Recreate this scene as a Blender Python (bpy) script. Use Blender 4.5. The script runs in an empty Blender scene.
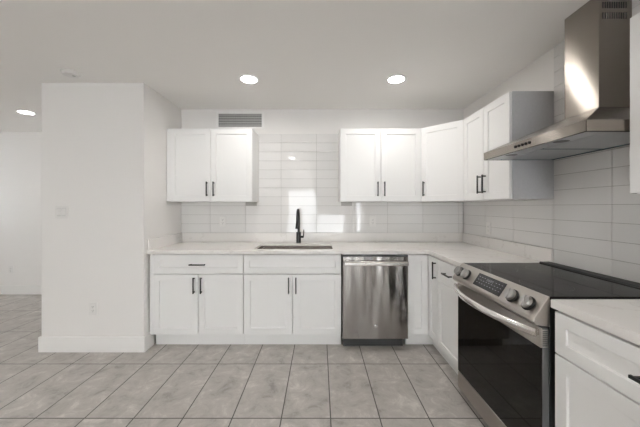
import bpy, bmesh, math, random
from mathutils import Matrix, Vector

S = bpy.context.scene
C = S.collection
random.seed(4)
PI = math.pi

# ------------------------------------------------------------------ camera, world, exposure
CAM_Z = 1.315
cd = bpy.data.cameras.new('camera')
cam = bpy.data.objects.new('camera', cd)
C.objects.link(cam)
cam.location = (0, 0, CAM_Z)
cam.rotation_euler = (PI / 2, 0, 0)
cd.sensor_width = 36
cd.lens = 36 * 282 / 640
cd.shift_y = -6.5 / 640
cd.clip_start = 0.02
S.camera = cam

S.view_settings.view_transform = 'Standard'
S.view_settings.look = 'None'
S.view_settings.gamma = 1
S.view_settings.use_curve_mapping = False
S.view_settings.exposure = 0.50
S.cycles.max_bounces = 14
S.cycles.diffuse_bounces = 8
S.cycles.glossy_bounces = 6
S.cycles.use_denoising = True
S.cycles.sample_clamp_indirect = 6

world = bpy.data.worlds.new('daylight')
S.world = world
world.use_nodes = True
bg = world.node_tree.nodes['Background']
bg.inputs[0].default_value = (0.93, 0.97, 1.0, 1)
bg.inputs[1].default_value = 46.0

LAMP_W = 3.2           # watts of one recessed ceiling lamp
LAMP_COL = (1.0, 0.965, 0.92)

# portal: tells the sampler where the daylight enters (sliding door at the far end behind the camera, added windows)
def portal(name, loc, rot, sx, sy):
    l = bpy.data.lights.new(name, 'AREA')
    l.shape = 'RECTANGLE'; l.size = sx; l.size_y = sy
    l.cycles.is_portal = True
    o = bpy.data.objects.new(name, l); C.objects.link(o)
    o.location = loc; o.rotation_euler = rot
portal('daylight_portal', (-0.175, -6.62, 1.09), (PI / 2, 0, PI), 2.65, 2.1)
portal('daylight_portal', (3.415, -6.62, 1.2), (PI / 2, 0, PI), 0.87, 1.8)
portal('daylight_portal', (1.77, -6.62, 1.07), (PI / 2, 0, PI), 0.30, 1.95)

portal('daylight_portal', (-5.72, 3.475, 1.55), (PI / 2, 0, PI / 2), 0.45, 0.7)

# ------------------------------------------------------------------ helpers
class MB:
    """collects boxes, prisms, tubes, lathes; build() links them as ONE mesh object"""
    def __init__(self):
        self.v = []; self.f = []; self.m = []; self.s = []
    def add(self, verts, faces, mi=0, smooth=False, M=None):
        b = len(self.v)
        for p in verts:
            p = Vector(p)
            self.v.append(M @ p if M else p)
        for f in faces:
            self.f.append([b + i for i in f]); self.m.append(mi); self.s.append(smooth)
        return self
    def from_bm(self, bm, mi=0, smooth=False, M=None):
        bm.verts.index_update()
        self.add([v.co.copy() for v in bm.verts], [[v.index for v in f.verts] for f in bm.faces], mi, smooth, M)
        bm.free()
        return self
    def box(self, x0, x1, y0, y1, z0, z1, bev=0.0, mi=0, M=None, seg=2):
        bm = bmesh.new()
        bmesh.ops.create_cube(bm, size=1)
        for v in bm.verts:
            v.co = Vector(((x0 + x1) / 2 + v.co.x * (x1 - x0), (y0 + y1) / 2 + v.co.y * (y1 - y0), (z0 + z1) / 2 + v.co.z * (z1 - z0)))
        if bev > 0:
            bmesh.ops.bevel(bm, geom=list(bm.edges), offset=bev, segments=seg, affect='EDGES', profile=0.5)
        return self.from_bm(bm, mi, False, M)
    def prism(self, pts, axis, a, b, bev=0.0, mi=0, M=None, seg=2):
        """extrude polygon pts (2-D) along axis from a to b"""
        def P(p, t):
            return {'x': (t, p[0], p[1]), 'y': (p[0], t, p[1]), 'z': (p[0], p[1], t)}[axis]
        bm = bmesh.new()
        A = [bm.verts.new(P(p, a)) for p in pts]
        B = [bm.verts.new(P(p, b)) for p in pts]
        n = len(pts)
        bm.faces.new(A); bm.faces.new(B[::-1])
        for i in range(n):
            bm.faces.new((A[i], B[i], B[(i + 1) % n], A[(i + 1) % n]))
        bmesh.ops.recalc_face_normals(bm, faces=list(bm.faces))
        if bev > 0:
            bmesh.ops.bevel(bm, geom=list(bm.edges), offset=bev, segments=seg, affect='EDGES', profile=0.5)
        return self.from_bm(bm, mi, False, M)
    def lathe(self, prof, n=32, mi=0, M=None, smooth=True):
        """prof: (radius, z) pairs around the z axis; closed where radius is 0"""
        vs = []; fs = []
        rings = []
        for r, z in prof:
            if r <= 1e-7:
                rings.append([len(vs)]); vs.append((0, 0, z))
            else:
                rings.append(list(range(len(vs), len(vs) + n)))
                for k in range(n):
                    a = 2 * PI * k / n
                    vs.append((r * math.cos(a), r * math.sin(a), z))
        for A, B in zip(rings, rings[1:]):
            for k in range(n):
                k2 = (k + 1) % n
                if len(A) == 1 and len(B) == 1: continue
                if len(A) == 1: fs.append((A[0], B[k], B[k2]))
                elif len(B) == 1: fs.append((A[k], B[0], A[k2]))
                else: fs.append((A[k], B[k], B[k2], A[k2]))
        bm = bmesh.new()
        bv = [bm.verts.new(p) for p in vs]
        for f in fs:
            bm.faces.new([bv[i] for i in f])
        bmesh.ops.recalc_face_normals(bm, faces=list(bm.faces))
        return self.from_bm(bm, mi, smooth, M)
    def tube(self, path, rad, n=16, mi=0, M=None, flat=None):
        """swept tube; rad a number or one per point; flat=(a,b) gives an elliptical section"""
        path = [Vector(p) for p in path]
        if not isinstance(rad, (list, tuple)): rad = [rad] * len(path)
        t0 = (path[1] - path[0]).normalized()
        up = Vector((0, 0, 1)) if abs(t0.z) < 0.9 else Vector((1, 0, 0))
        nrm = (up - t0 * up.dot(t0)).normalized()
        vs = []; fs = []
        for i, p in enumerate(path):
            t = (path[min(i + 1, len(path) - 1)] - path[max(i - 1, 0)]).normalized()
            nrm = (nrm - t * nrm.dot(t)).normalized()
            bi = t.cross(nrm)
            fa, fb = flat if flat else (1, 1)
            for k in range(n):
                a = 2 * PI * k / n
                vs.append(p + nrm * (math.cos(a) * rad[i] * fa) + bi * (math.sin(a) * rad[i] * fb))
        for i in range(len(path) - 1):
            for k in range(n):
                k2 = (k + 1) % n
                fs.append((i * n + k, i * n + k2, (i + 1) * n + k2, (i + 1) * n + k))
        fs.append(tuple(range(n))[::-1])
        fs.append(tuple(range((len(path) - 1) * n, len(path) * n)))
        return self.add(vs, fs, mi, True, M)
    def build(self, name, mats, parent=None, M=None):
        me = bpy.data.meshes.new(name)
        vs = [M @ v for v in self.v] if M else self.v
        me.from_pydata([tuple(v) for v in vs], [], self.f)
        for p, mi, s in zip(me.polygons, self.m, self.s):
            p.material_index = mi; p.use_smooth = s
        for m in (mats if isinstance(mats, (list, tuple)) else [mats]):
            me.materials.append(m)
        if any(self.s):
            try: me.set_sharp_from_angle(angle=math.radians(40))
            except Exception: pass
        me.update()
        o = bpy.data.objects.new(name, me)
        C.objects.link(o)
        if parent: o.parent = parent
        return o

def tag(o, label=None, cat=None, group=None, kind=None):
    if label: o['label'] = label
    if cat: o['category'] = cat
    if group: o['group'] = group
    if kind: o['kind'] = kind
    return o

def thing(name, label, cat, loc=(0, 0, 0), rz=0.0, group=None):
    o = bpy.data.objects.new(name, None)
    o.empty_display_size = 0.1
    C.objects.link(o)
    o.location = loc; o.rotation_euler = (0, 0, rz)
    return tag(o, label, cat, group)

def struct(name, mb, mat, parent=None, label=None):
    o = mb.build(name, mat, parent)
    o['kind'] = 'structure'
    if label: o['label'] = label
    return o

# ------------------------------------------------------------------ materials
def new_mat(name):
    m = bpy.data.materials.new(name); m.use_nodes = True
    nt = m.node_tree
    return m, nt, nt.nodes['Principled BSDF']

def nd(nt, kind, **kw):
    n = nt.nodes.new(kind)
    for k, v in kw.items():
        if k in n.inputs: n.inputs[k].default_value = v
        else: setattr(n, k, v)
    return n

def bump(nt, b, height, strength, dist):
    n = nd(nt, 'ShaderNodeBump')
    n.inputs['Strength'].default_value = strength; n.inputs['Distance'].default_value = dist
    nt.links.new(height, n.inputs['Height']); nt.links.new(n.outputs[0], b.inputs['Normal'])

def noise(nt, scale, detail=3, rough=0.5, vec=None, scl=None):
    n = nd(nt, 'ShaderNodeTexNoise')
    n.inputs['Scale'].default_value = scale; n.inputs['Detail'].default_value = detail; n.inputs['Roughness'].default_value = rough
    tc = nd(nt, 'ShaderNodeTexCoord')
    src = tc.outputs['Object']
    if scl:
        mp = nd(nt, 'ShaderNodeMapping'); mp.inputs['Scale'].default_value = scl
        nt.links.new(src, mp.inputs[0]); src = mp.outputs[0]
    nt.links.new(src, n.inputs['Vector'])
    return n

def ramp(nt, fac, stops):
    r = nd(nt, 'ShaderNodeValToRGB')
    el = r.color_ramp.elements
    el[0].position, el[0].color = stops[0][0], (*stops[0][1], 1)
    el[1].position, el[1].color = stops[-1][0], (*stops[-1][1], 1)
    for p, c in stops[1:-1]:
        e = el.new(p); e.color = (*c, 1)
    nt.links.new(fac, r.inputs[0])
    return r

def plain(name, col, rough=0.5, metal=0.0, tex=0.0, tscale=60, spec=None, coat=0.0, ior=None):
    m, nt, b = new_mat(name)
    n = noise(nt, tscale, 3)
    d = 0.02 + tex
    r = ramp(nt, n.outputs[0], [(0.3, [c * (1 - d) for c in col]), (0.7, [min(1, c * (1 + d)) for c in col])])
    nt.links.new(r.outputs[0], b.inputs['Base Color'])
    b.inputs['Roughness'].default_value = rough; b.inputs['Metallic'].default_value = metal
    if spec is not None: b.inputs['Specular IOR Level'].default_value = spec
    if ior: b.inputs['IOR'].default_value = ior
    if coat: b.inputs['Coat Weight'].default_value = coat; b.inputs['Coat Roughness'].default_value = 0.05
    return m

def paint(name, col, rough=0.6, bs=0.08, sc=160):
    m, nt, b = new_mat(name)
    b.inputs['Base Color'].default_value = (*col, 1)
    b.inputs['Roughness'].default_value = rough
    n = noise(nt, sc, 4)
    bump(nt, b, n.outputs[0], bs, 0.004)
    return m

def steel(name, col, rough, aniso, wave=0.0, grain=(1, 1, 1), tangent=(0, 0, 1)):
    m, nt, b = new_mat(name)
    b.inputs['Base Color'].default_value = (*col, 1)
    b.inputs['Metallic'].default_value = 1.0
    b.inputs['Anisotropic'].default_value = aniso
    g = noise(nt, 8, 4, 0.6, scl=grain)
    mr = nd(nt, 'ShaderNodeMapRange')
    mr.inputs['To Min'].default_value = rough * 0.88; mr.inputs['To Max'].default_value = rough * 1.12
    nt.links.new(g.outputs[0], mr.inputs[0]); nt.links.new(mr.outputs[0], b.inputs['Roughness'])
    t = nd(nt, 'ShaderNodeCombineXYZ')
    for i in range(3): t.inputs[i].default_value = tangent[i]
    nt.links.new(t.outputs[0], b.inputs['Tangent'])
    if wave:
        w = noise(nt, 1.0, 1.5, 0.4, scl=(7, 7, 1.5))
        bump(nt, b, w.outputs[0], 1.0, wave)
    return m

M_WALL = paint('wall_paint', (0.80, 0.785, 0.77), 0.7, 0.10, 120)
M_CEIL = paint('ceiling_paint', (0.86, 0.845, 0.825), 0.85, 0.14, 90)
M_TRIM = paint('trim_paint', (0.84, 0.83, 0.82), 0.4, 0.02, 60)
M_CAB = paint('cabinet_paint', (0.84, 0.84, 0.835), 0.38, 0.015, 60)
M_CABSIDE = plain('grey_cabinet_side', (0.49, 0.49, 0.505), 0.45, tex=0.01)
M_BLACK = plain('black_metal', (0.012, 0.012, 0.013), 0.38, 0.3)
M_DARK = plain('black_plastic', (0.012, 0.012, 0.012), 0.5)
M_PLATE = plain('white_plastic', (0.76, 0.75, 0.735), 0.35)
M_SLOT = plain('outlet_slot', (0.06, 0.06, 0.06), 0.6)
M_STEEL = steel('brushed_steel', (0.31, 0.28, 0.25), 0.24, 1.0, 0.0, (1, 1, 60))
M_DWSTEEL = steel('dishwasher_steel', (0.36, 0.345, 0.33), 0.15, 0.95, 0.018, (60, 60, 1))
M_RANGESTEEL = steel('range_steel', (0.43, 0.40, 0.37), 0.30, 0.4, 0.0, (1, 1, 60))
M_HANDLE = steel('handle_steel', (0.72, 0.70, 0.68), 0.25, 0.0)
M_KNOB = steel('knob_steel', (0.40, 0.39, 0.38), 0.32, 0.0)
M_SINK = steel('sink_steel', (0.58, 0.55, 0.52), 0.25, 0.0, 0.0, (30, 2, 2), (1, 0, 0))
M_FILTER = steel('filter_metal', (0.55, 0.56, 0.57), 0.45, 0.0)
M_FILM = plain('filter_gap', (0.025, 0.10, 0.125), 0.4)
M_GLASS = plain('black_oven_glass', (0.006, 0.005, 0.004), 0.04, spec=0.5, ior=1.23)
M_COOKTOP = plain('black_cooktop_glass', (0.010, 0.009, 0.009), 0.04, spec=0.5, ior=1.12)
M_DISPLAY = plain('control_display', (0.012, 0.013, 0.015), 0.12)
M_MARK = plain('display_marking', (0.30, 0.31, 0.33), 0.4)
M_GASKET = plain('dark_grey_edge', (0.10, 0.10, 0.10), 0.4, 0.4)
M_GROUT = plain('tile_grout', (0.40, 0.39, 0.37), 0.9)
M_VENT = plain('vent_enamel', (0.50, 0.50, 0.49), 0.5)
M_VENTDARK = plain('vent_hollow', (0.10, 0.10, 0.10), 0.8)
M_DOOR = plain('added_dark_door', (0.035, 0.026, 0.02), 0.45, tex=0.1, tscale=12)

# glazed wall tile: tone changes a little from tile to tile, surface gently rippled
m, nt, b = new_mat('glazed_tile')
gi = nd(nt, 'ShaderNodeNewGeometry')
r = ramp(nt, gi.outputs['Random Per Island'], [(0.0, (0.745, 0.737, 0.727)), (1.0, (0.77, 0.762, 0.752))])
nt.links.new(r.outputs[0], b.inputs['Base Color'])
b.inputs['Roughness'].default_value = 0.05
n = noise(nt, 5, 1)
bump(nt, b, n.outputs[0], 0.10, 0.004)
M_TILE = m

# white quartz with thin grey veins
m, nt, b = new_mat('quartz')
w = noise(nt, 1.6, 6, 0.62)
w2 = nd(nt, 'ShaderNodeMath', operation='SUBTRACT'); w2.inputs[1].default_value = 0.5
nt.links.new(w.outputs[0], w2.inputs[0])
w3 = nd(nt, 'ShaderNodeMath', operation='ABSOLUTE'); nt.links.new(w2.outputs[0], w3.inputs[0])
r = ramp(nt, w3.outputs[0], [(0.0, (0.69, 0.665, 0.64)), (0.006, (0.765, 0.745, 0.725)), (0.02, (0.79, 0.77, 0.75))])
nt.links.new(r.outputs[0], b.inputs['Base Color'])
b.inputs['Roughness'].default_value = 0.22
M_QUARTZ = m

# grey porcelain floor tile, 0.30 x 0.61, joints lined up
m, nt, b = new_mat('floor_tile')
tc = nd(nt, 'ShaderNodeTexCoord')
mp = nd(nt, 'ShaderNodeMapping'); mp.inputs['Location'].default_value = (-0.066 + 0.3065 * 40, -2.3626 + 0.6076 * 20, 0)
nt.links.new(tc.outputs['Object'], mp.inputs[0])
br = nd(nt, 'ShaderNodeTexBrick'); br.offset = 0.0; br.squash = 1.0
br.inputs['Scale'].default_value = 1.0
br.inputs['Brick Width'].default_value = 0.3065; br.inputs['Row Height'].default_value = 0.6076
br.inputs['Mortar Size'].default_value = 0.0038; br.inputs['Mortar Smooth'].default_value = 0.1
br.inputs['Color1'].default_value = (0.0, 0.0, 0.0, 1); br.inputs['Color2'].default_value = (1, 1, 1, 1)
br.inputs['Mortar'].default_value = (0.5, 0.5, 0.5, 1); br.inputs['Bias'].default_value = 0.0
nt.links.new(mp.outputs[0], br.inputs['Vector'])
off = nd(nt, 'ShaderNodeVectorMath', operation='MULTIPLY_ADD')       # each tile takes its own piece of the clouding
off.inputs[1].default_value = (7.3, 11.1, 3.7)
nt.links.new(br.outputs['Color'], off.inputs[0]); nt.links.new(tc.outputs['Object'], off.inputs[2])
n1 = nd(nt, 'ShaderNodeTexNoise'); n1.inputs['Scale'].default_value = 7.5; n1.inputs['Detail'].default_value = 10; n1.inputs['Roughness'].default_value = 0.72; n1.inputs['Distortion'].default_value = 0.5
nt.links.new(off.outputs[0], n1.inputs['Vector'])
cr = ramp(nt, n1.outputs[0], [(0.32, (0.275, 0.256, 0.238)), (0.44, (0.40, 0.376, 0.352)), (0.56, (0.455, 0.43, 0.405)), (0.68, (0.60, 0.57, 0.535))])
mx = nd(nt, 'ShaderNodeMix', data_type='RGBA')
nt.links.new(br.outputs['Fac'], mx.inputs['Factor'])
nt.links.new(cr.outputs[0], mx.inputs['A']); mx.inputs['B'].default_value = (0.075, 0.068, 0.062, 1)
nt.links.new(mx.outputs['Result'], b.inputs['Base Color'])
b.inputs['Roughness'].default_value = 0.42
inv = nd(nt, 'ShaderNodeMath', operation='SUBTRACT'); inv.inputs[0].default_value = 1.0
nt.links.new(br.outputs['Fac'], inv.inputs[1])
bump(nt, b, inv.outputs[0], 0.4, 0.002)
M_FLOOR = m

def emit(name, col, s):
    m, nt, b = new_mat(name)
    b.inputs['Base Color'].default_value = (1, 1, 1, 1)
    b.inputs['Emission Color'].default_value = (*col, 1); b.inputs['Emission Strength'].default_value = s
    return m
M_LENS = emit('lit_lens', LAMP_COL, 20)

m, nt, b = new_mat('window_glass')
b.inputs['Base Color'].default_value = (1, 1, 1, 1); b.inputs['Roughness'].default_value = 0.0
b.inputs['Transmission Weight'].default_value = 1.0; b.inputs['IOR'].default_value = 1.02
M_WGLASS = m

# ------------------------------------------------------------------ the setting
XL, XR, YB = -1.600, 1.657, 3.256          # kitchen: side walls and back wall
H = 2.445
PX0, PY0 = -2.532, 2.562                    # partition block: its free corner
YLIV, XLIV, YF, XE = 4.25, -5.6, -6.5, 4.1
YR0 = -0.6                                # the kitchen's side wall ends here behind the camera

struct('floor', MB().box(XLIV - .1, XE + .1, YF - .1, YLIV + .1, -0.05, 0), M_FLOOR)
struct('ceiling', MB().box(XLIV - .1, XE + .1, YF - .1, YLIV + .1, H, H + 0.06), M_CEIL)
struct('wall_back', MB().box(XL, XR + .12, YB, YB + 0.12, 0, H), M_WALL)
struct('wall_right', MB().box(XR, XR + .12, YR0, YB, 0, H), M_WALL)
struct('wall_partition', MB().box(PX0, XL, PY0, YLIV, 0, H, 0.004), M_WALL)
struct('wall_living_room', MB().box(XLIV, PX0, YLIV, YLIV + .12, 0, H), M_WALL)
gy0, gy1, gz0, gz1 = 3.25, 3.70, 1.20, 1.90
w = MB().box(XLIV - .12, XLIV, YF, gy0, 0, H).box(XLIV - .12, XLIV, gy1, YLIV + .12, 0, H)
w.box(XLIV - .12, XLIV, gy0, gy1, 0, gz0).box(XLIV - .12, XLIV, gy0, gy1, gz1, H)
struct('wall_left', w, M_WALL)
w = MB()                                   # far wall behind the camera, with a sliding door and openings for added windows
a0, a1, az = -1.5, 1.15, 2.14
b0, b1, bz0, bz1 = 2.98, 3.85, 0.3, 2.1
e0, e1, ez0, ez1 = 1.62, 1.92, 0.1, 2.05
w.box(XLIV - .12, a0, YF - .12, YF, 0, H).box(a1, e0, YF - .12, YF, 0, H).box(e1, b0, YF - .12, YF, 0, H).box(e0, e1, YF - .12, YF, 0, ez0).box(e0, e1, YF - .12, YF, ez1, H).box(b1, XE + .12, YF - .12, YF, 0, H)
w.box(a0, a1, YF - .12, YF, az, H).box(a0, a1, YF - .12, YF, 0, 0.04)
w.box(b0, b1, YF - .12, YF, 0, bz0).box(b0, b1, YF - .12, YF, bz1, H)
struct('wall_front', w, M_WALL)
struct('wall_side', MB().box(XE, XE + .12, YF, YR0, 0, H).box(XR + .12, XE, YR0, YR0 + .12, 0, H), M_WALL)

def glazing(name, x0, x1, z0, z1, nx, nz):
    f = MB(); t = 0.05
    yc0, yc1 = YF - 0.09, YF - 0.03
    f.box(x0, x0 + t, yc0, yc1, z0, z1).box(x1 - t, x1, yc0, yc1, z0, z1)
    f.box(x0, x1, yc0, yc1, z0, z0 + t).box(x0, x1, yc0, yc1, z1 - t, z1)
    for i in range(1, nx):
        x = x0 + (x1 - x0) * i / nx
        f.box(x - .03, x + .03, yc0 + .01, yc1 - .01, z0, z1)
    for i in range(1, nz):
        z = z0 + (z1 - z0) * i / nz
        f.box(x0, x1, yc0 + .015, yc1 - .015, z - .012, z + .012)
    o = struct(name, f, M_TRIM)
    g = MB().box(x0 + t, x1 - t, YF - .063, YF - .057, z0 + t, z1 - t)
    struct('pane', g, M_WGLASS, o)
glazing('window_1', a0, a1, 0.04, az, 2, 3)
glazing('added_window_2', b0, b1, bz0, bz1, 3, 2)  # unseen window added to put bright bars in the dishwasher's reflection
glazing('added_window_3', e0, e1, ez0, ez1, 1, 1)  # unseen narrow window, added for one more bright bar in the steel
f = MB()
xc0, xc1 = XLIV - .09, XLIV - .03
f.box(xc0, xc1, gy0, gy0 + .05, gz0, gz1).box(xc0, xc1, gy1 - .05, gy1, gz0, gz1).box(xc0, xc1, gy0 + .05, gy1 - .05, gz0, gz0 + .05)
f.box(xc0, xc1, gy0 + .05, gy1 - .05, gz1 - .05, gz1).box(xc0, xc1, gy0 + .05, gy1 - .05, 1.53, 1.57)
o = struct('added_window_4', f, M_TRIM)  # unseen window added to brighten the living room
struct('pane', MB().box(XLIV - .063, XLIV - .057, gy0 + .05, gy1 - .05, gz0 + .05, gz1 - .05), M_WGLASS, o)
# unseen fabric shade, added to dim the upper part of the sliding door's reflection
m, nt, b = new_mat('added_shade_fabric')
b.inputs['Base Color'].default_value = (0.62, 0.60, 0.57, 1); b.inputs['Roughness'].default_value = 0.9
tr = nd(nt, 'ShaderNodeBsdfTranslucent'); tr.inputs[0].default_value = (0.25, 0.245, 0.235, 1)
ms = nd(nt, 'ShaderNodeMixShader'); ms.inputs[0].default_value = 0.35
out = [n_ for n_ in nt.nodes if n_.type == 'OUTPUT_MATERIAL'][0]
nt.links.new(b.outputs[0], ms.inputs[1]); nt.links.new(tr.outputs[0], ms.inputs[2]); nt.links.new(ms.outputs[0], out.inputs['Surface'])
struct('added_shade', MB().box(-0.12, 1.10, YF + .010, YF + .014, 0.98, 2.12).box(-0.13, 1.11, YF + .006, YF + .022, 0.955, 0.982, .003).box(-0.13, 1.11, YF + .003, YF + .07, 2.10, 2.17, .006), m)
# unseen dark panelled door, added to give the dishwasher steel a dark reflection
d = MB()
d.box(2.02, 2.86, YF + .002, YF + .04, 0.005, 2.05, 0.004)
for zz in ((0.2, 0.95), (1.1, 1.9)):
    d.box(2.15, 2.73, YF + .04, YF + .05, zz[0], zz[1], 0.004)
o = struct('added_door_1', d, M_DOOR)
struct('door_handle', MB().tube([(2.09, YF + .05, 1.0), (2.09, YF + .11, 1.0), (2.20, YF + .11, 1.0)], 0.011), M_HANDLE, o)

# baseboards
BH, BT = 0.14, 0.015
def board(name, x0, x1, y0, y1):
    struct(name, MB().box(x0, x1, y0, y1, 0, BH, 0.004), M_TRIM)
struct('baseboard_partition', MB().prism([(PX0 - BT, PY0 - BT), (XL + BT, PY0 - BT), (XL + BT, 2.695), (XL, 2.695), (XL, PY0), (PX0, PY0), (PX0, YLIV - BT), (PX0 - BT, YLIV - BT)], 'z', 0, BH, 0.003), M_TRIM)
board('baseboard_living_room', XLIV, PX0 - 0.0005, YLIV - BT, YLIV)
board('baseboard_left', XLIV, XLIV + BT, YF, YLIV - BT)
board('baseboard_right', XR - BT, XR, YR0, 0.38)

# glazed wall tile, 0.41 x 0.1035 stacked, as one mesh of tiles over a grout bed
TW, TH, TZ = 0.4084, 0.1035, 1.0185
def tiles(name, cells, place, label):
    mb = MB()
    for (u0, u1, z0, z1) in cells:
        g = 0.0013
        if u1 - u0 < 0.006: continue
        bm = bmesh.new()
        bmesh.ops.create_cube(bm, size=1)
        tx, tz = random.gauss(0, 0.0016), random.gauss(0, 0.0016)
        for v in bm.verts:
            fu, fd, fz = v.co.x, v.co.y, v.co.z
            dep = -0.0085 if fd < 0 else -0.002
            if fd < 0: dep += (fu * (u1 - u0) * tx + fz * (z1 - z0) * tz)
            v.co = Vector(((u0 + u1) / 2 + fu * (u1 - u0 - 2 * g), dep, (z0 + z1) / 2 + fz * (z1 - z0 - 2 * g)))
        bmesh.ops.bevel(bm, geom=[e for e in bm.edges if all(v.co.y < -0.006 for v in e.verts)], offset=0.0012, segments=2, affect='EDGES')
        mb.from_bm(bm, 0, False, place)
    return mb
def cells_for(u_lo, u_hi, joint, z_lo, z_hi, keep=lambda u0, u1, z0, z1: True):
    out = []
    k0 = math.floor((u_lo - joint) / TW) - 1
    for r in range(-3, 20):
        z0, z1 = TZ + r * TH, TZ + (r + 1) * TH
        z0c, z1c = max(z0, z_lo), min(z1, z_hi)
        if z1c - z0c < 0.008: continue
        for k in range(k0, k0 + 30):
            u0, u1 = max(joint + k * TW, u_lo), min(joint + (k + 1) * TW, u_hi)
            if u1 - u0 < 0.006: continue
            if keep(u0, u1, z0c, z1c): out.append((u0, u1, z0c, z1c))
    return out
# back wall: full width up to the cabinets' underside, then the bay between the wall cabinets
ztop = TZ + 11 * TH
cells = cells_for(XL + .001, XR - 0.010, 1.594 - 4 * TW, TZ, TZ + 3 * TH) + cells_for(-0.74, 0.24, 1.594 - 4 * TW, TZ + 3 * TH, 1.371) \
    + cells_for(XL + .001, -0.74, 1.594 - 4 * TW, TZ + 3 * TH, 1.371) + cells_for(0.24, XR - .010, 1.594 - 4 * TW, TZ + 3 * TH, 1.371)
cells = cells_for(XL + .001, XR - 0.010, 1.594 - 4 * TW, TZ, 1.371) 
cells = [c for c in cells if c[3] < 1.34 or c[1] < -0.70 or c[0] > 0.20]
cells += cells_for(-0.730, 0.245, 1.594 - 4 * TW, TZ + 3 * TH, ztop)
cells = [c for c in cells if not (c[3] <= 1.3712 and c[2] > 1.32 and c[1] > -0.735 and c[0] < 0.25 and (c[1] - c[0]) > 1)]
mb = tiles('t', cells, Matrix.Translation((0, YB, 0)), '')
mb.box(XL + .001, XR - .0005, YB - .004, YB - .0002, TZ, 1.371, mi=1)
mb.box(-0.730, 0.245, YB - .004, YB - .0002, 1.371, ztop, mi=1)
struct('tile_backsplash', mb, [M_TILE, M_GROUT], label='white stacked glazed tiles on the wall behind the sink')
# side wall: up to the cabinets' underside, full height behind the range hood
RZ = Matrix.Translation((XR, 0, 0)) @ Matrix.Rotation(-PI / 2, 4, 'Z')     # local x -> -Y, local -y -> -X
YT0, YT1 = 1.231, 1.991                                                    # the full-height bay
cells = cells_for(-3.246, -YT1, -2.001, TZ, 1.371)
cells += cells_for(-YT1, -YT0, -2.001, 0.885, H - .002)
cells += cells_for(-YT0, -0.40, -2.001, TZ, 1.371)
mb = tiles('t', cells, RZ, '')
mb.box(-3.2475, -YT1, -.004, -.0002, TZ, 1.371, mi=1, M=RZ)
mb.box(-YT1, -YT0, -.004, -.0002, 0.885, H - .002, mi=1, M=RZ)
mb.box(-YT0, -0.40, -.004, -.0002, TZ, 1.371, mi=1, M=RZ)
struct('tile_backsplash', mb, [M_TILE, M_GROUT], label='white stacked glazed tiles on the wall behind the range')

# ------------------------------------------------------------------ cabinets
R90 = -PI / 2
def shaker(w, h, t=0.02, rail=0.057, rec=0.009):
    """five-piece door: x 0..w, z 0..h, back at y=0, front at y=-t"""
    bm = bmesh.new()
    def ring(i, y):
        return [bm.verts.new((x, y, z)) for x, z in ((i, i), (w - i, i), (w - i, h - i), (i, h - i))]
    e = 0.0018
    rings = [ring(0, 0), ring(0, -t + e), ring(e, -t), ring(rail, -t), ring(rail + .0015, -t + .0012), ring(rail + .003, -t + rec), ]
    for A, B in zip(rings, rings[1:]):
        for k in range(4):
            bm.faces.new((A[k], A[(k + 1) % 4], B[(k + 1) % 4], B[k]))
    bm.faces.new(rings[-1]); bm.faces.new(rings[0][::-1])
    bmesh.ops.recalc_face_normals(bm, faces=list(bm.faces))
    return MB().from_bm(bm)

def bar_pull(L=0.15, r=0.0055):
    """vertical bar pull along z, mounted at y=0, standing out to -y, centred on the origin"""
    mb = MB()
    mb.box(-r, r, -0.034, -0.024, -L / 2, L / 2, 0.0018)
    for s in (-1, 1):
        mb.box(-r * .8, r * .8, -0.026, 0, s * (L / 2 - .012) - .005, s * (L / 2 - .012) + .005, 0.001)
    return mb

def front(root, name, x, z, w, h, handle=None, M=None, T=0.02):
    """a door or drawer front with its pull; handle=(x, z, 'v'|'h', length) in the front's own frame"""
    P = (M if M else Matrix()) @ Matrix.Translation((x, 0, z))
    o = shaker(w, h, T, rail=min(0.057, h * 0.30)).build(name, M_CAB, root, P)
    if handle:
        hx, hz, ori, L = handle
        Q = P @ Matrix.Translation((hx, -T, hz))
        if ori == 'h': Q = Q @ Matrix.Rotation(PI / 2, 4, 'Y')
        h_ = bar_pull(L).build('handle', M_BLACK, o, Q)
        h_['label'] = 'black bar pull'
    return o

FR = 0.014                       # the box stands this far behind the backs of the fronts
def carcass(w, d, z0, z1, mid=None, rails=(), st=0.020, filler=0.0, lid=True):
    """panelled box behind full-overlay fronts; filler = flush strip closing the gap at the x=0 side"""
    mb = MB(); t = 0.018; y1 = FR + .019
    mb.box(0.001, t, FR, d, z0, z1).box(w - t, w - 0.001, FR, d, z0, z1)
    mb.box(t, w - t, FR, d, z0, z0 + t).box(t, w - t, d - 0.008, d, z0 + t, z1 - t)
    if lid: mb.box(t, w - t, FR, d, z1 - t, z1)
    else: mb.box(t, w - t, FR, y1, z1 - .05, z1)
    for r in rails: mb.box(t, w - t, FR, y1, r - .017, r + .017)
    if mid: mb.box(mid - .02, mid + .02, FR, y1, z0 + t, z1 - t)
    if filler: mb.box(-filler, 0.0, -.018, y1, z0 + .004, z1 - .004, .001)
    return mb

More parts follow.
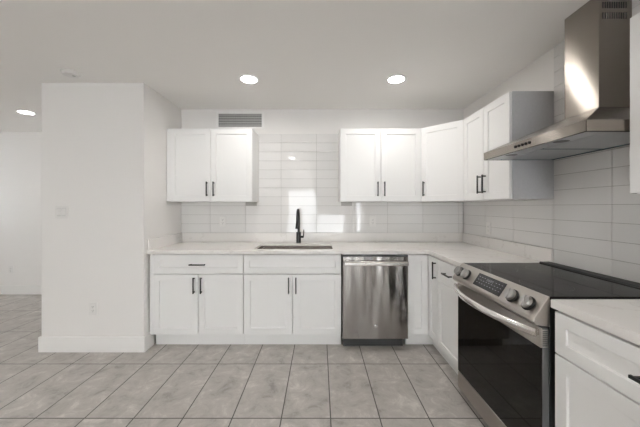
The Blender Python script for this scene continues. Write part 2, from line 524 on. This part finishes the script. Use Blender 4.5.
ZT, ZC = 0.122, 0.8765           # underside of the base carcass, its top
DZ0, DZ1, WZ0, WZ1 = 0.127, 0.6868, 0.6932, 0.868
def base_cabinet(label, loc, rz, w, doors, drawer, depth=0.60, filler=0.0, toe_ends=(0, 0), group='white base cabinets'):
    root = thing('base_cabinet', label, 'cabinet', loc, rz, group)
    carcass(w, depth, ZT, ZC, w / 2 if doors == 2 else None, (0.69,), filler=filler, lid=drawer != 'plain').build('body', M_CAB, root)
    MB().box(-filler + .018 * (filler > 0) + toe_ends[0], w - toe_ends[1], 0.052, 0.07, 0.0, ZT - .001, 0.001).build('toe_kick', M_CAB, root)
    g = 0.004; e = 0.002
    if doors == 2:
        dw = (w - 2 * e - g) / 2
        front(root, 'door', e, DZ0, dw, DZ1 - DZ0, (dw - 0.032, DZ1 - DZ0 - 0.098, 'v', 0.15))
        front(root, 'door', e + dw + g, DZ0, dw, DZ1 - DZ0, (0.032, DZ1 - DZ0 - 0.098, 'v', 0.15))
    else:
        front(root, 'door', e, DZ0, w - 2 * e, DZ1 - DZ0)
    hd = ((w - 2 * e) / 2, (WZ1 - WZ0) / 2, 'h', 0.15 if w > .5 else .13) if drawer == 'pull' else None
    front(root, 'drawer' if hd else 'false_drawer_front', e, WZ0, w - 2 * e, WZ1 - WZ0, hd)
    return root

YFR = 2.646
base_cabinet('white base cabinet with one wide drawer over two doors beside the partition wall', (-1.557, YFR, 0), 0, 0.843, 2, 'pull', filler=0.030)
base_cabinet('white sink base cabinet with plain false drawer front under the sink', (-0.712, YFR, 0), 0, 0.911, 2, 'plain')
XFR = 1.027
base_cabinet('narrow white base cabinet with drawer over one door between corner cabinet and range', (XFR, 2.4165, 0), R90, 0.421, 1, 'pull')
base_cabinet('white base cabinet with drawer over doors on the near side of the range', (XFR, 1.212, 0), R90, 0.79, 2, 'pull')

# corner base cabinet with a folding two-leaf door
root = thing('corner_base_cabinet', 'white corner base cabinet with folding two-leaf door next to the dishwasher', 'cabinet', (0.8165, YFR, 0), 0, 'white base cabinets')
cx, cy = XFR - 0.8165, 2.4185 - YFR
L = [(0.001, FR), (cx + FR, FR), (cx + FR, cy + .001), (0.832, cy + .001), (0.832, 0.60), (0.001, 0.60)]
mb = MB().prism(L, 'z', ZT, ZC, 0.001)
mb.build('body', M_CAB, root)
t = 0.052
MB().prism([(0.002, t), (cx + t, t), (cx + t, cy), (cx + t + .018, cy), (cx + t + .018, t + .018), (0.002, t + .018)], 'z', 0, ZT - .001, 0.0008).build('toe_kick', M_CAB, root)
front(root, 'door', 0.003, DZ0, cx - 0.025, WZ1 - DZ0)
MR = Matrix.Translation((cx, -0.022, 0)) @ Matrix.Rotation(R90, 4, 'Z')
front(root, 'door', 0.0, DZ0, -cy - 0.025, WZ1 - DZ0, (-cy - 0.025 - 0.030, WZ1 - DZ0 - 0.105, 'v', 0.15), MR)

# wall cabinets
UZ0, UZ1 = 1.372, 2.134
def wall_cabinet(label, loc, rz, w, depth=0.300, side=False, hz=0.128, filler=0.0):
    root = thing('wall_cabinet', label, 'cabinet', loc, rz, 'white wall cabinets')
    carcass(w, depth, UZ0, UZ1, w / 2, filler=filler).build('body', M_CAB, root)
    g = 0.004; e = 0.002
    dw = (w - 2 * e - g) / 2; h = UZ1 - UZ0 - 0.004
    front(root, 'door', e, UZ0 + .002, dw, h, (dw - 0.033, hz, 'v', 0.15))
    front(root, 'door', e + dw + g, UZ0 + .002, dw, h, (0.033, hz, 'v', 0.15))
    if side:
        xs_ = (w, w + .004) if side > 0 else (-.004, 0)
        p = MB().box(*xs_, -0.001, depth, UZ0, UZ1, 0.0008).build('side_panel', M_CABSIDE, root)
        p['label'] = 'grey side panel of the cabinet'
    return root
YU = YB - 0.302
wall_cabinet('white two-door wall cabinet beneath the air vent', (-1.570, YU, 0), 0, 0.866, filler=0.027)
wall_cabinet('white two-door wall cabinet above the dishwasher', (0.2105, YU, 0), 0, 0.846)
XU = XR - 0.296
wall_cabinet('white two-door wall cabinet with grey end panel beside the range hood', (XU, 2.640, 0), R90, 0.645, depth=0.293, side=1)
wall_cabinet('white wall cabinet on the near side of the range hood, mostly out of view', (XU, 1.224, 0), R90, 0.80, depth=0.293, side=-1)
# diagonal corner wall cabinet
root = thing('corner_wall_cabinet', 'white single-door wall cabinet set diagonally across the room corner', 'cabinet', (1.0585, YU, 0), 0, 'white wall cabinets')
dx, dy = XU - 1.0585, 2.643 - YU
P5 = [(0.0, 0.0), (dx, dy), (XR - .011 - 1.0585, dy), (XR - .011 - 1.0585, 0.300), (0.0, 0.300)]
P5b = [(0.0, 0.0), (dx, dy), (XR - .004 - 1.0585, dy), (XR - .004 - 1.0585, 0.300), (0.0, 0.300)]
MB().prism(P5b, 'z', UZ0, UZ1, 0.001).build('body', M_CAB, root)
ang = math.atan2(dy, dx); dl = math.hypot(dx, dy)
MR = Matrix.Rotation(ang, 4, 'Z')
front(root, 'door', 0.012, UZ0 + .002, dl - 0.022, UZ1 - UZ0 - .004, (0.033, 0.128, 'v', 0.15), MR)

# ------------------------------------------------------------------ worktops
CZ0, CZ1 = 0.878, 0.914
SX0, SX1, SY0, SY1 = -0.632, 0.124, 2.692, 3.048        # sink opening
YCF, XCF = 2.600, 1.003                                # front edges
YR_F, YR_N = 1.9925, 1.229                             # the range stands between these
def slab(polys, z0, z1, bev=0.0025):
    """union of axis-aligned rectangles as one welded slab with softened top and bottom edges"""
    xs = sorted({v for p in polys for v in p[:2]}); ys = sorted({v for p in polys for v in p[2:]})
    bm = bmesh.new(); vc = {}
    def V(x, y, z):
        k = (x, y, z)
        if k not in vc: vc[k] = bm.verts.new(k)
        return vc[k]
    inside = lambda x, y: any(p[0] < x < p[1] and p[2] < y < p[3] for p in polys)
    cell = {}
    for i in range(len(xs) - 1):
        for j in range(len(ys) - 1):
            cell[i, j] = inside((xs[i] + xs[i + 1]) / 2, (ys[j] + ys[j + 1]) / 2)
    for (i, j), on in cell.items():
        if not on: continue
        x0, x1, y0, y1 = xs[i], xs[i + 1], ys[j], ys[j + 1]
        bm.faces.new((V(x0, y0, z1), V(x1, y0, z1), V(x1, y1, z1), V(x0, y1, z1)))
        bm.faces.new((V(x0, y1, z0), V(x1, y1, z0), V(x1, y0, z0), V(x0, y0, z0)))
        for (di, dj, a, b_) in ((-1, 0, (x0, y1), (x0, y0)), (1, 0, (x1, y0), (x1, y1)), (0, -1, (x0, y0), (x1, y0)), (0, 1, (x1, y1), (x0, y1))):
            if not cell.get((i + di, j + dj), False):
                bm.faces.new((V(*a, z0), V(*b_, z0), V(*b_, z1), V(*a, z1)))
    bmesh.ops.recalc_face_normals(bm, faces=list(bm.faces))
    bmesh.ops.dissolve_limit(bm, angle_limit=0.01, verts=list(bm.verts), edges=list(bm.edges))
    sharp = [e for e in bm.edges if len(e.link_faces) == 2 and e.calc_face_angle(0) > 0.5]
    if bev: bmesh.ops.bevel(bm, geom=sharp, offset=bev, segments=2, affect='EDGES')
    return MB().from_bm(bm)
XW0, XW1, YW1 = XL + .001, XR - .001, YB - .001
root = thing('worktop', 'long L-shaped white quartz worktop holding the sink and faucet', 'worktop', (0, 0, 0))
slab([(XW0, SX0, YCF, YW1), (SX0, SX1, YCF, SY0), (SX0, SX1, SY1, YW1), (SX1, XCF, YCF, YW1), (XCF, XW1, YR_F, YW1)], CZ0, CZ1).build('slab', M_QUARTZ, root)
UT = 0.020; UZ = TZ - .001
MB().box(XW0 + UT, XW1 - UT, YW1 - UT, YW1, CZ1, UZ, 0.0015).build('upstand', M_QUARTZ, root)
MB().box(XW0, XW0 + UT, YCF + .02, YW1, CZ1, UZ, 0.0015).build('upstand', M_QUARTZ, root)
MB().box(XW1 - UT, XW1, YR_F, YW1, CZ1, UZ, 0.0015).build('upstand', M_QUARTZ, root)
root = thing('worktop', 'short white quartz worktop on the near side of the range', 'worktop', (0, 0, 0))
slab([(XCF, XW1, 0.42, YR_N)], CZ0, CZ1).build('slab', M_QUARTZ, root)
MB().box(XW1 - UT, XW1, 0.42, YT0 - .002, CZ1, UZ, 0.0015).build('upstand', M_QUARTZ, root)

# ------------------------------------------------------------------ sink and faucet
root = thing('kitchen_sink', 'stainless steel undermount sink set into the worktop below the faucet', 'sink', ((SX0 + SX1) / 2, (SY0 + SY1) / 2, 0.66))
def rrect(w, d, r, z, n=5):
    pts = []
    for cxx, cyy, a0_ in ((w / 2 - r, d / 2 - r, 0), (-w / 2 + r, d / 2 - r, PI / 2), (-w / 2 + r, -d / 2 + r, PI), (w / 2 - r, -d / 2 + r, 1.5 * PI)):
        for k in range(n + 1):
            a = a0_ + PI / 2 * k / n
            pts.append((cxx + r * math.cos(a), cyy + r * math.sin(a), z))
    return pts
sw, sd = SX1 - SX0, SY1 - SY0
z = 0.66
loops = [rrect(sw - .004, sd - .004, .02, CZ0 - .002 + .02 - z), rrect(sw - .004, sd - .004, .02, .72 - z), rrect(sw - .02, sd - .02, .03, .69 - z), rrect(sw - .06, sd - .06, .03, .68 - z), rrect(.10, .10, .045, .676 - z)]
outer = [rrect(sw - .0015, sd - .0015, .02, CZ0 - .002 + .02 - z), rrect(sw - .0015, sd - .0015, .02, .715 - z), rrect(sw - .01, sd - .01, .03, .685 - z), rrect(.10, .10, .045, .668 - z)]
bm = bmesh.new()
def loft(loops_):
    rows = [[bm.verts.new(p) for p in l] for l in loops_]
    for A, B in zip(rows, rows[1:]):
        for k in range(len(A)):
            bm.faces.new((A[k], A[(k + 1) % len(A)], B[(k + 1) % len(A)], B[k]))
    return rows
ra = loft(loops); rb = loft(outer)
bm.faces.new(ra[-1]); bm.faces.new(rb[-1])
for k in range(len(ra[0])):
    bm.faces.new((ra[0][k], ra[0][(k + 1) % len(ra[0])], rb[0][(k + 1) % len(ra[0])], rb[0][k]))
bmesh.ops.recalc_face_normals(bm, faces=list(bm.faces))
MB().from_bm(bm, 0, True).build('basin', M_SINK, root)
MB().lathe([(0, .0162), (.03, .0162), (.034, .0185), (.043, .0195), (.046, .0172)], 28).build('drain', M_SINK, root)

FX, FY = -0.238, 3.135
root = thing('faucet', 'matte black pull-down kitchen faucet standing behind the sink', 'faucet', (FX, FY, CZ1))
MB().lathe([(0, .0003), (.029, .0003), (.029, .006), (.026, .009), (0.0, .009)], 28).build('base_ring', M_BLACK, root)
MB().lathe([(0, .009), (.026, .009), (.026, .118), (.022, .124), (0, .124)], 28).build('body', M_BLACK, root)
RA = 0.085
path = [(0, 0, .12), (0, 0, .20), (0, 0, .285)]
for k in range(1, 13):
    a = PI * k / 12
    path.append((0, -RA + RA * math.cos(a), .285 + RA * math.sin(a)))
path.append((0, -2 * RA, .275))
MB().tube(path, 0.0132, 16).build('spout', M_BLACK, root)
MB().lathe([(0, .28), (.013, .28), (.0135, .25), (.0195, .20), (.0225, .178), (.0215, .172), (0, .172)], 24, M=Matrix.Translation((0, -2 * RA, 0))).build('spray_head', M_BLACK, root)
mb = MB().tube([(.018, 0, .07), (.056, 0, .07)], .0125, 16)
mb.tube([(.052, 0, .066), (.056, -.002, .10), (.058, -.004, .150)], [.0065, .0055, .0045], 12)
mb.build('lever_handle', M_BLACK, root)

# ------------------------------------------------------------------ dishwasher
DX0, DX1 = 0.2035, 0.8125
root = thing('dishwasher', 'stainless steel dishwasher between the sink base and the corner cabinet', 'dishwasher', ((DX0 + DX1) / 2, YFR, 0), 0)
hw = (DX1 - DX0) / 2
mb = MB()
mb.box(-hw, hw, -0.008, 0.57, 0.10, 0.872, 0.002)
mb.build('tub', M_DARK, root)
dd = MB()
n = 10                       # very slightly crowned front
dd.prism([(-hw + .004, -.012), (-hw + .004, -.058), (-hw + .010, -.0635), (hw - .010, -.0635), (hw - .004, -.058), (hw - .004, -.012)], 'z', 0.108, 0.859, 0.0008)
door = dd.build('door', M_DWSTEEL, root)
MB().box(-hw + .004, hw - .004, -.055, -.012, 0.8595, 0.8755).build('dark_gap_strip', M_DARK, root)  # black strip standing in for the dark vent gap above the door
mb = MB()
mb.prism([(-.105, .783), (-.112, .792), (-.112, .812), (-.105, .822), (-.092, .822), (-.088, .812), (-.088, .792), (-.092, .783)], 'x', -hw + .018, hw - .014, 0.001)
for s in (-1, 1): mb.box(s * (hw - .045) - .012, s * (hw - .045) + .012, -.092, -.063, .79, .815, 0.002)
mb.build('handle', M_HANDLE, root)
mb = MB().box(-hw + .015, hw - .03, 0.02, 0.035, 0.003, 0.0995)
mb.build('toe_panel', M_DARK, root)
for s in (-1, 1):
    MB().lathe([(0, 0.0), (.016, 0.0), (.016, .012), (.007, .014), (.007, .10), (0, .10)], 16, M=Matrix.Translation((s * (hw - .045), .075, 0))).build('foot', M_DARK, root)
# round badge with a curled two-stroke monogram in a ring
BM = Matrix.Translation((0.004, -.0636, .222)) @ Matrix.Rotation(PI / 2, 4, 'X')
bo = MB().lathe([(0, .0), (.0165, .0), (.0165, .0012), (.0155, .0018), (0, .0018)], 32, M=BM).build('badge', M_HANDLE, door)
mb = MB()
def arc(cx_, cy_, r_, a_, b_, k=14):
    return [(cx_ + r_ * math.cos(a_ + (b_ - a_) * i / k), cy_ + r_ * math.sin(a_ + (b_ - a_) * i / k), .0019) for i in range(k + 1)]
mb.tube(arc(0, 0, .0138, 0, 2 * PI, 32), .0006, 6, M=BM)
mb.tube(arc(-.004, .0, .005, 0.9, 5.6), .0008, 6, M=BM)
mb.tube(arc(.004, .0025, .003, 0.6, 4.6), .0008, 6, M=BM)
mb.tube(arc(.004, -.003, .0034, 1.6, 5.7), .0008, 6, M=BM)
mb.build('badge_emblem', M_GASKET, door)

# ------------------------------------------------------------------ range
RW = 0.756
RY = 1.9890                          # far side; local x runs toward the camera, local y into the wall
RX = 0.972                           # door face
root = thing('range', 'slide-in stainless steel electric range with black glass top and oven door', 'range', (RX, RY, 0), R90)
mb = MB()
mb.box(0.004, RW - .004, 0.035, 0.630, 0.045, 0.905, 0.002)
mb.build('body', M_DARK, root)
for xx in (0.05, RW - .05):
    for yy in (0.075, 0.58):
        MB().lathe([(0, 0), (.020, 0), (.020, .012), (.011, .016), (.011, .045), (0, .045)], 16, M=Matrix.Translation((xx, yy, 0))).build('foot', M_DARK, root)
# cooktop: glass slab with thin steel side rims, raised strip at the wall
ct = MB().box(0.0, RW, 0.030, 0.574, 0.9065, 0.922, 0.002).build('cooktop', M_COOKTOP, root)
mb = MB()
def ringxy(cx_, cy_, r_):
    for dr in (0, ):
        vs = []; fs = []; nn = 48
        for k in range(nn):
            a = 2 * PI * k / nn
            vs += [(cx_ + (r_ - .0012) * math.cos(a), cy_ + (r_ - .0012) * math.sin(a), .9222), (cx_ + r_ * math.cos(a), cy_ + r_ * math.sin(a), .9222)]
        for k in range(nn):
            k2 = (k + 1) % nn
            fs.append((2 * k, 2 * k + 1, 2 * k2 + 1, 2 * k2))
        mb.add(vs, fs)
for p in ((.19, .17, .10), (.19, .43, .075), (.56, .17, .11), (.56, .43, .075), (.375, .46, .06)): ringxy(*p)
mb.build('burner_ring', M_GASKET, ct)
mb = MB().prism([(0.5745, .9065), (0.5745, .926), (.580, .931), (.645, .931), (.645, .9065)], 'x', 0.0, RW, 0.0012)
for k in range(24):
    x = .05 + k * .0275
    mb.box(x, x + .018, .592, .625, .9305, .9316)
mb.build('rear_vent_trim', M_DARK, root)
# slanted control panel
PP = [(0.0285, 0.9225), (-0.034, 0.829), (-0.038, 0.812), (-0.026, 0.798), (0.034, 0.790), (0.034, 0.9225)]
panel = MB().prism(PP, 'x', 0.0, RW, 0.002).build('control_panel', M_RANGESTEEL, root)
p0, p1 = Vector((0, 0.0285, 0.9225)), Vector((0, -0.034, 0.829))
sl = (p1 - p0).normalized(); nr = Vector((0, sl.z, -sl.y))
if nr.y > 0: nr = -nr
def onpanel(x, s):        # frame at panel point: local x = range x, local y = up the slope, local z = outward
    o = p0 + sl * s
    Mx = Matrix(((1, 0, 0, x), (0, -sl.y, nr.y, o.y), (0, -sl.z, nr.z, o.z), (0, 0, 0, 1)))
    return Mx
mid = (p1 - p0).length / 2
for x in (.048, .140, .578, .686):
    Q = onpanel(x, mid + .008)
    k = MB().lathe([(0, .012), (.0295, .012), (.0295, .026), (.0275, .029), (0, .029)], 28, M=Q)
    k.box(-.0045, .0045, -.027, .027, .028, .033, 0.0015, M=Q @ Matrix.Rotation(.25, 4, 'Z'))
    ko = k.build('knob', M_KNOB, root)
    MB().lathe([(0, .0004), (.0345, .0004), (.0345, .006), (.028, .012), (0, .0121)], 28, M=Q).build('knob_skirt', M_DARK, ko)
Q = onpanel(.372, mid + .003)
disp = MB().box(-.128, .128, -.040, .040, .0003, .0018, M=Q).build('display', M_DISPLAY, root)
mb = MB()                            # faint touch-key marks and the clock segments
for rr_ in range(3):
    for cc in range(9):
        if 3 <= cc <= 5 and rr_ == 0: continue
        x = -.108 + cc * .026
        mb.box(x, x + .011, .020 - rr_ * .019, .0225 - rr_ * .019, .0018, .0020, M=Q)
for cc in range(4):
    x = -.03 + cc * .016
    mb.box(x, x + .009, .022, .0235, .0018, .0020, M=Q).box(x, x + .0015, .010, .022, .0018, .0020, M=Q).box(x + .0075, x + .009, .010, .022, .0018, .0020, M=Q)
mb.build('key_marking', M_MARK, disp)
# oven door: steel top rail, black glass, dark side edges
door = MB().box(0.004, RW - .004, 0.004, 0.034, 0.168, 0.784, 0.003).build('oven_door', M_GASKET, root)
MB().box(0.004, RW - .004, -0.001, 0.0038, 0.170, 0.696, 0.0012).build('door_glass', M_GLASS, door)
rail = MB().box(0.004, RW - .004, -0.004, 0.0038, 0.697, 0.783, 0.0012)
rail.build('top_rail', M_RANGESTEEL, door)
mb = MB()
for k in range(8):
    z = .704 + k * .0088
    mb.box(RW - .0042, RW - .0028, .004, .026, z, z + .0045)
mb.build('vent_grille', M_SLOT, door)
MB().box(RW - .0045, RW - .0032, .002, .030, .698, .777).build('vent_plate', M_RANGESTEEL, door)
# bowed handle
n = 24; path = []
for k in range(n + 1):
    u = k / n
    path.append((0.008 + u * (RW - .016), -0.020 - 0.078 * (1 - (2 * u - 1) ** 2) ** 0.85, 0.763))
h = MB().tube(path, 0.019, 16, flat=(1.0, 0.62))
for xx in (0.022, RW - .022):
    h.box(xx - .010, xx + .010, -.030, -.003, .749, .776, 0.002)
h.build('handle', M_HANDLE, door)
# lower drawer
MB().prism([(0.006, .046), (0.000, .052), (0.000, .160), (.004, .165), (.034, .165), (.034, .046)], 'x', 0.004, RW - .004, 0.0012).build('storage_drawer', M_RANGESTEEL, root)

# ------------------------------------------------------------------ range hood
HX, HYF = 1.163, 2.004                # front lip, far end
HW = 0.772
root = thing('range_hood', 'stainless steel chimney range hood mounted above the range', 'hood', (HX, HYF, 1.647), R90)
HD = XR - .0095 - HX                  # depth to the tile face
lz = 0.050
c0, c1, cf, cz = 0.306, 0.517, 0.307, 0.196
bm = bmesh.new()
def q(*p): return [bm.verts.new(v) for v in p]
bot_o = q((0, 0, 0), (HW, 0, 0), (HW, HD, 0), (0, HD, 0))
bot_i = q((.012, .012, 0), (HW - .012, .012, 0), (HW - .012, HD - .012, 0), (.012, HD - .012, 0))
rec = q((.012, .012, .005), (HW - .012, .012, .005), (HW - .012, HD - .012, .005), (.012, HD - .012, .005))
lip = q((0, 0, lz), (HW, 0, lz), (HW, HD, lz), (0, HD, lz))
top = q((c0, cf, cz), (c1, cf, cz), (c1, HD, cz), (c0, HD, cz))
for A, B in ((bot_o, lip), (lip, top), (bot_i, bot_o), (rec, bot_i)):
    for k in range(4):
        bm.faces.new((A[k], A[(k + 1) % 4], B[(k + 1) % 4], B[k]))
bm.faces.new(top); bm.faces.new(rec)
bmesh.ops.recalc_face_normals(bm, faces=list(bm.faces))
edges = [e for e in bm.edges if all(v in lip for v in e.verts) or (any(v in lip for v in e.verts) and any(v in bot_o for v in e.verts))]
bmesh.ops.bevel(bm, geom=edges, offset=.0015, segments=2, affect='EDGES')
MB().from_bm(bm).build('canopy', M_STEEL, root)
ch = MB().box(c0 + .001, c1 - .001, cf + .001, HD - .0005, cz - .004, H - 1.647 - .002, 0.0015).build('chimney', M_STEEL, root)
topz = H - 1.647
for zz in (topz - .064, topz - .120):
    mb = MB()
    for k in range(11):
        y = cf + .020 + k * .0122
        mb.box(c1 - .0014, c1 - .0004, y, y + .0065, zz - .0165, zz + .0165)
    mb.build('vent_grille', M_DARK, ch)
FU = MB()
for s in (0, 1):
    x0 = .022 + s * (HW / 2 - .014); x1 = x0 + HW / 2 - .030
    f = MB().box(x0, x1, .115, HD - .030, .0005, .0044, 0.001)
    nn = 14
    for k in range(nn):
        x = x0 + .015 + (x1 - x0 - .03) * k / (nn - 1)
        f.box(x - .004, x + .004, .130, HD - .045, -.0005, .001)
    f.build('grease_filter', M_FILTER, root)
MB().box(.013, HW - .013, .013, .106, .0006, .0044, .001).build('lamp_panel', M_FILTER, root)
MB().box(.014, HW - .014, HD - .029, HD - .013, -.0004, .0044).box(HW / 2 - .0075, HW / 2 + .0075, .107, HD - .029, -.0004, .0044).box(.0135, .0215, .107, HD - .029, -.0004, .0044).build('filter_surround', M_FILM, root)
for x in (.20, HW - .20):
    MB().lathe([(0, -.001), (.028, -.001), (.033, -.0002), (.034, .0047)], 28, M=Matrix.Translation((x, .062, 0))).build('hood_lamp', M_GASKET, root)
for k in range(5):
    Q = Matrix.Translation((HW / 2 - .06 + k * .028, 0, .026)) @ Matrix.Rotation(PI / 2, 4, 'X')
    MB().lathe([(0, .0052), (.0065, .0050), (.0082, .0035), (.0082, .0002)], 18, M=Q).build('button', M_BLACK, root)

# ------------------------------------------------------------------ small fixtures on walls and ceiling
def outlet(label, loc, rz, gang=1, kind='outlet'):
    """plate facing local -y"""
    root = thing('wall_outlet' if kind == 'outlet' else 'light_switch', label, 'outlet' if kind == 'outlet' else 'switch', loc, rz, 'wall outlets' if kind == 'outlet' else None)
    w = .072 if gang == 1 else .118
    MB().box(-w / 2, w / 2, -.0065, -.0005, -.058, .058, 0.0022).build('plate', M_PLATE, root)
    if kind == 'outlet':
        f = MB().box(-.0168, .0168, -.0085, -.006, -.034, .034, 0.0015).build('receptacle', M_PLATE, root)
        mb = MB()
        for s in (-1, 1):
            for sx in (-1, 1):
                mb.box(sx * .0065 - .0011, sx * .0065 + .0011, -.0088, -.0083, s * .018 - .002, s * .018 + .007)
            mb.box(-.0022, .0022, -.0088, -.0083, s * .018 - .011, s * .018 - .0065)
        mb.build('socket_slot', M_SLOT, f)
    else:
        for s in (-1, 1):
            MB().prism([(-.0065, -.033), (-.011, -.031), (-.0075, .0), (-.0085, .031), (-.0065, .033)], 'x', s * .023 - .0165, s * .023 + .0165, 0.0008).build('rocker', M_PLATE, root)
            MB().box(s * .023 - .0185, s * .023 + .0185, -.0068, -.0062, -.036, .036).build('rocker_gap', M_VENT, root)
    return root
outlet('white double rocker light switch on the partition wall', (-2.343, PY0, 1.270), 0, 2, 'switch')
outlet('white outlet low on the partition wall, below the light switch', (-2.058, PY0, 0.393), 0)
outlet('white outlet on the far living room wall above the baseboard', (-4.655, YLIV, 0.372), 0)
outlet('white outlet in the tiles below the wall cabinet with the air vent over it', (-1.118, YB - .0085, 1.150), 0)
outlet('white outlet in the tiles above the dishwasher', (0.607, YB - .0085, 1.150), 0)
outlet('white outlet in the side wall tiles between corner and range', (XR - .0085, 2.752, 1.105), R90)

# air vent above the wall cabinet
VX0, VX1, VZ0, VZ1 = -1.170, -0.672, 2.240, 2.392
root = thing('air_vent', 'grey slatted air vent high on the wall above the two-door cabinet', 'vent', ((VX0 + VX1) / 2, YB, VZ0 - .02))
vw, vh = (VX1 - VX0) / 2, VZ1 - VZ0
mb = MB(); fr = .026
mb.box(-vw - fr, vw + fr, -.009, -.0005, vh + .02, vh + .02 + fr, .001).box(-vw - fr, vw + fr, -.009, -.0005, -.006, .02, .001)
mb.box(-vw - fr, -vw, -.009, -.0005, .02, vh + .02, .001).box(vw, vw + fr, -.009, -.0005, .02, vh + .02, .001)
mb.build('frame', M_TRIM, root)
MB().box(-vw, vw, -.0015, -.0005, .02, vh + .02).build('backing', M_VENTDARK, root)
mb = MB()
for k in range(8):
    z = .026 + k * vh / 8
    mb.prism([(-.008, z), (-.0025, z + .0125), (-.0015, z + .0125), (-.007, z)], 'x', -vw, vw)
for k in range(1, 24):
    x = -vw + 2 * vw * k / 24
    mb.box(x - .001, x + .001, -.009, -.0075, .02, vh + .02)
mb.build('slat', M_VENT, root)

# smoke detector
root = thing('smoke_detector', 'flat round white smoke detector on the ceiling above the partition corner', 'detector', (-2.085, 2.36, H))
MB().lathe([(0, -.0005), (.068, -.0005), (.068, -.010), (.060, -.012), (.055, -.030), (.040, -.034), (0, -.034)], 36).build('housing', M_PLATE, root)
MB().lathe([(0, -.0335), (.012, -.0335), (.012, -.0355), (0, -.0355)], 18, M=Matrix.Translation((.025, 0, 0))).build('test_button', M_VENT, root)

# recessed lights
def downlight(label, x, y):
    root = thing('recessed_light', label, 'ceiling light', (x, y, H), 0, 'recessed ceiling lights')
    MB().lathe([(.070, -.0005), (.086, -.0005), (.086, -.003), (.080, -.006), (.070, -.0065), (.068, -.003)], 40).build('trim_ring', M_TRIM, root)
    MB().lathe([(0, -.0115), (.045, -.0105), (.066, -.0075), (.0695, -.004), (.0695, -.001)], 40).build('lens', M_LENS, root)
    l = bpy.data.lights.new('recessed_lamp', 'AREA')
    l.shape = 'DISK'; l.size = 0.135; l.energy = LAMP_W; l.color = LAMP_COL; l.spread = math.radians(171)
    o = bpy.data.objects.new('recessed_lamp', l); C.objects.link(o)
    o.parent = root; o.location = (0, 0, -.0125)
    return root
downlight('lit round recessed ceiling light in front of the air vent', -0.627, 2.49)
downlight('lit round recessed ceiling light in front of the cabinet above the dishwasher', 0.674, 2.49)
downlight('lit round recessed ceiling light in the living room past the partition', -3.50, 3.36)
for x, y in ((-2.2, -0.02), (-2.2, -2.6), (-0.65, -0.02), (0.67, -0.02), (-0.65, -2.6), (0.67, -2.6), (-2.12, -5.7), (1.2, -5.5), (-3.55, 0.5), (-3.55, -2.6), (3.0, -4.0)):  # mostly unseen lamps added to brighten the room; a couple inferred from tile reflections
    downlight('unseen round recessed ceiling light assumed in the part of the room behind the viewer', x, y)
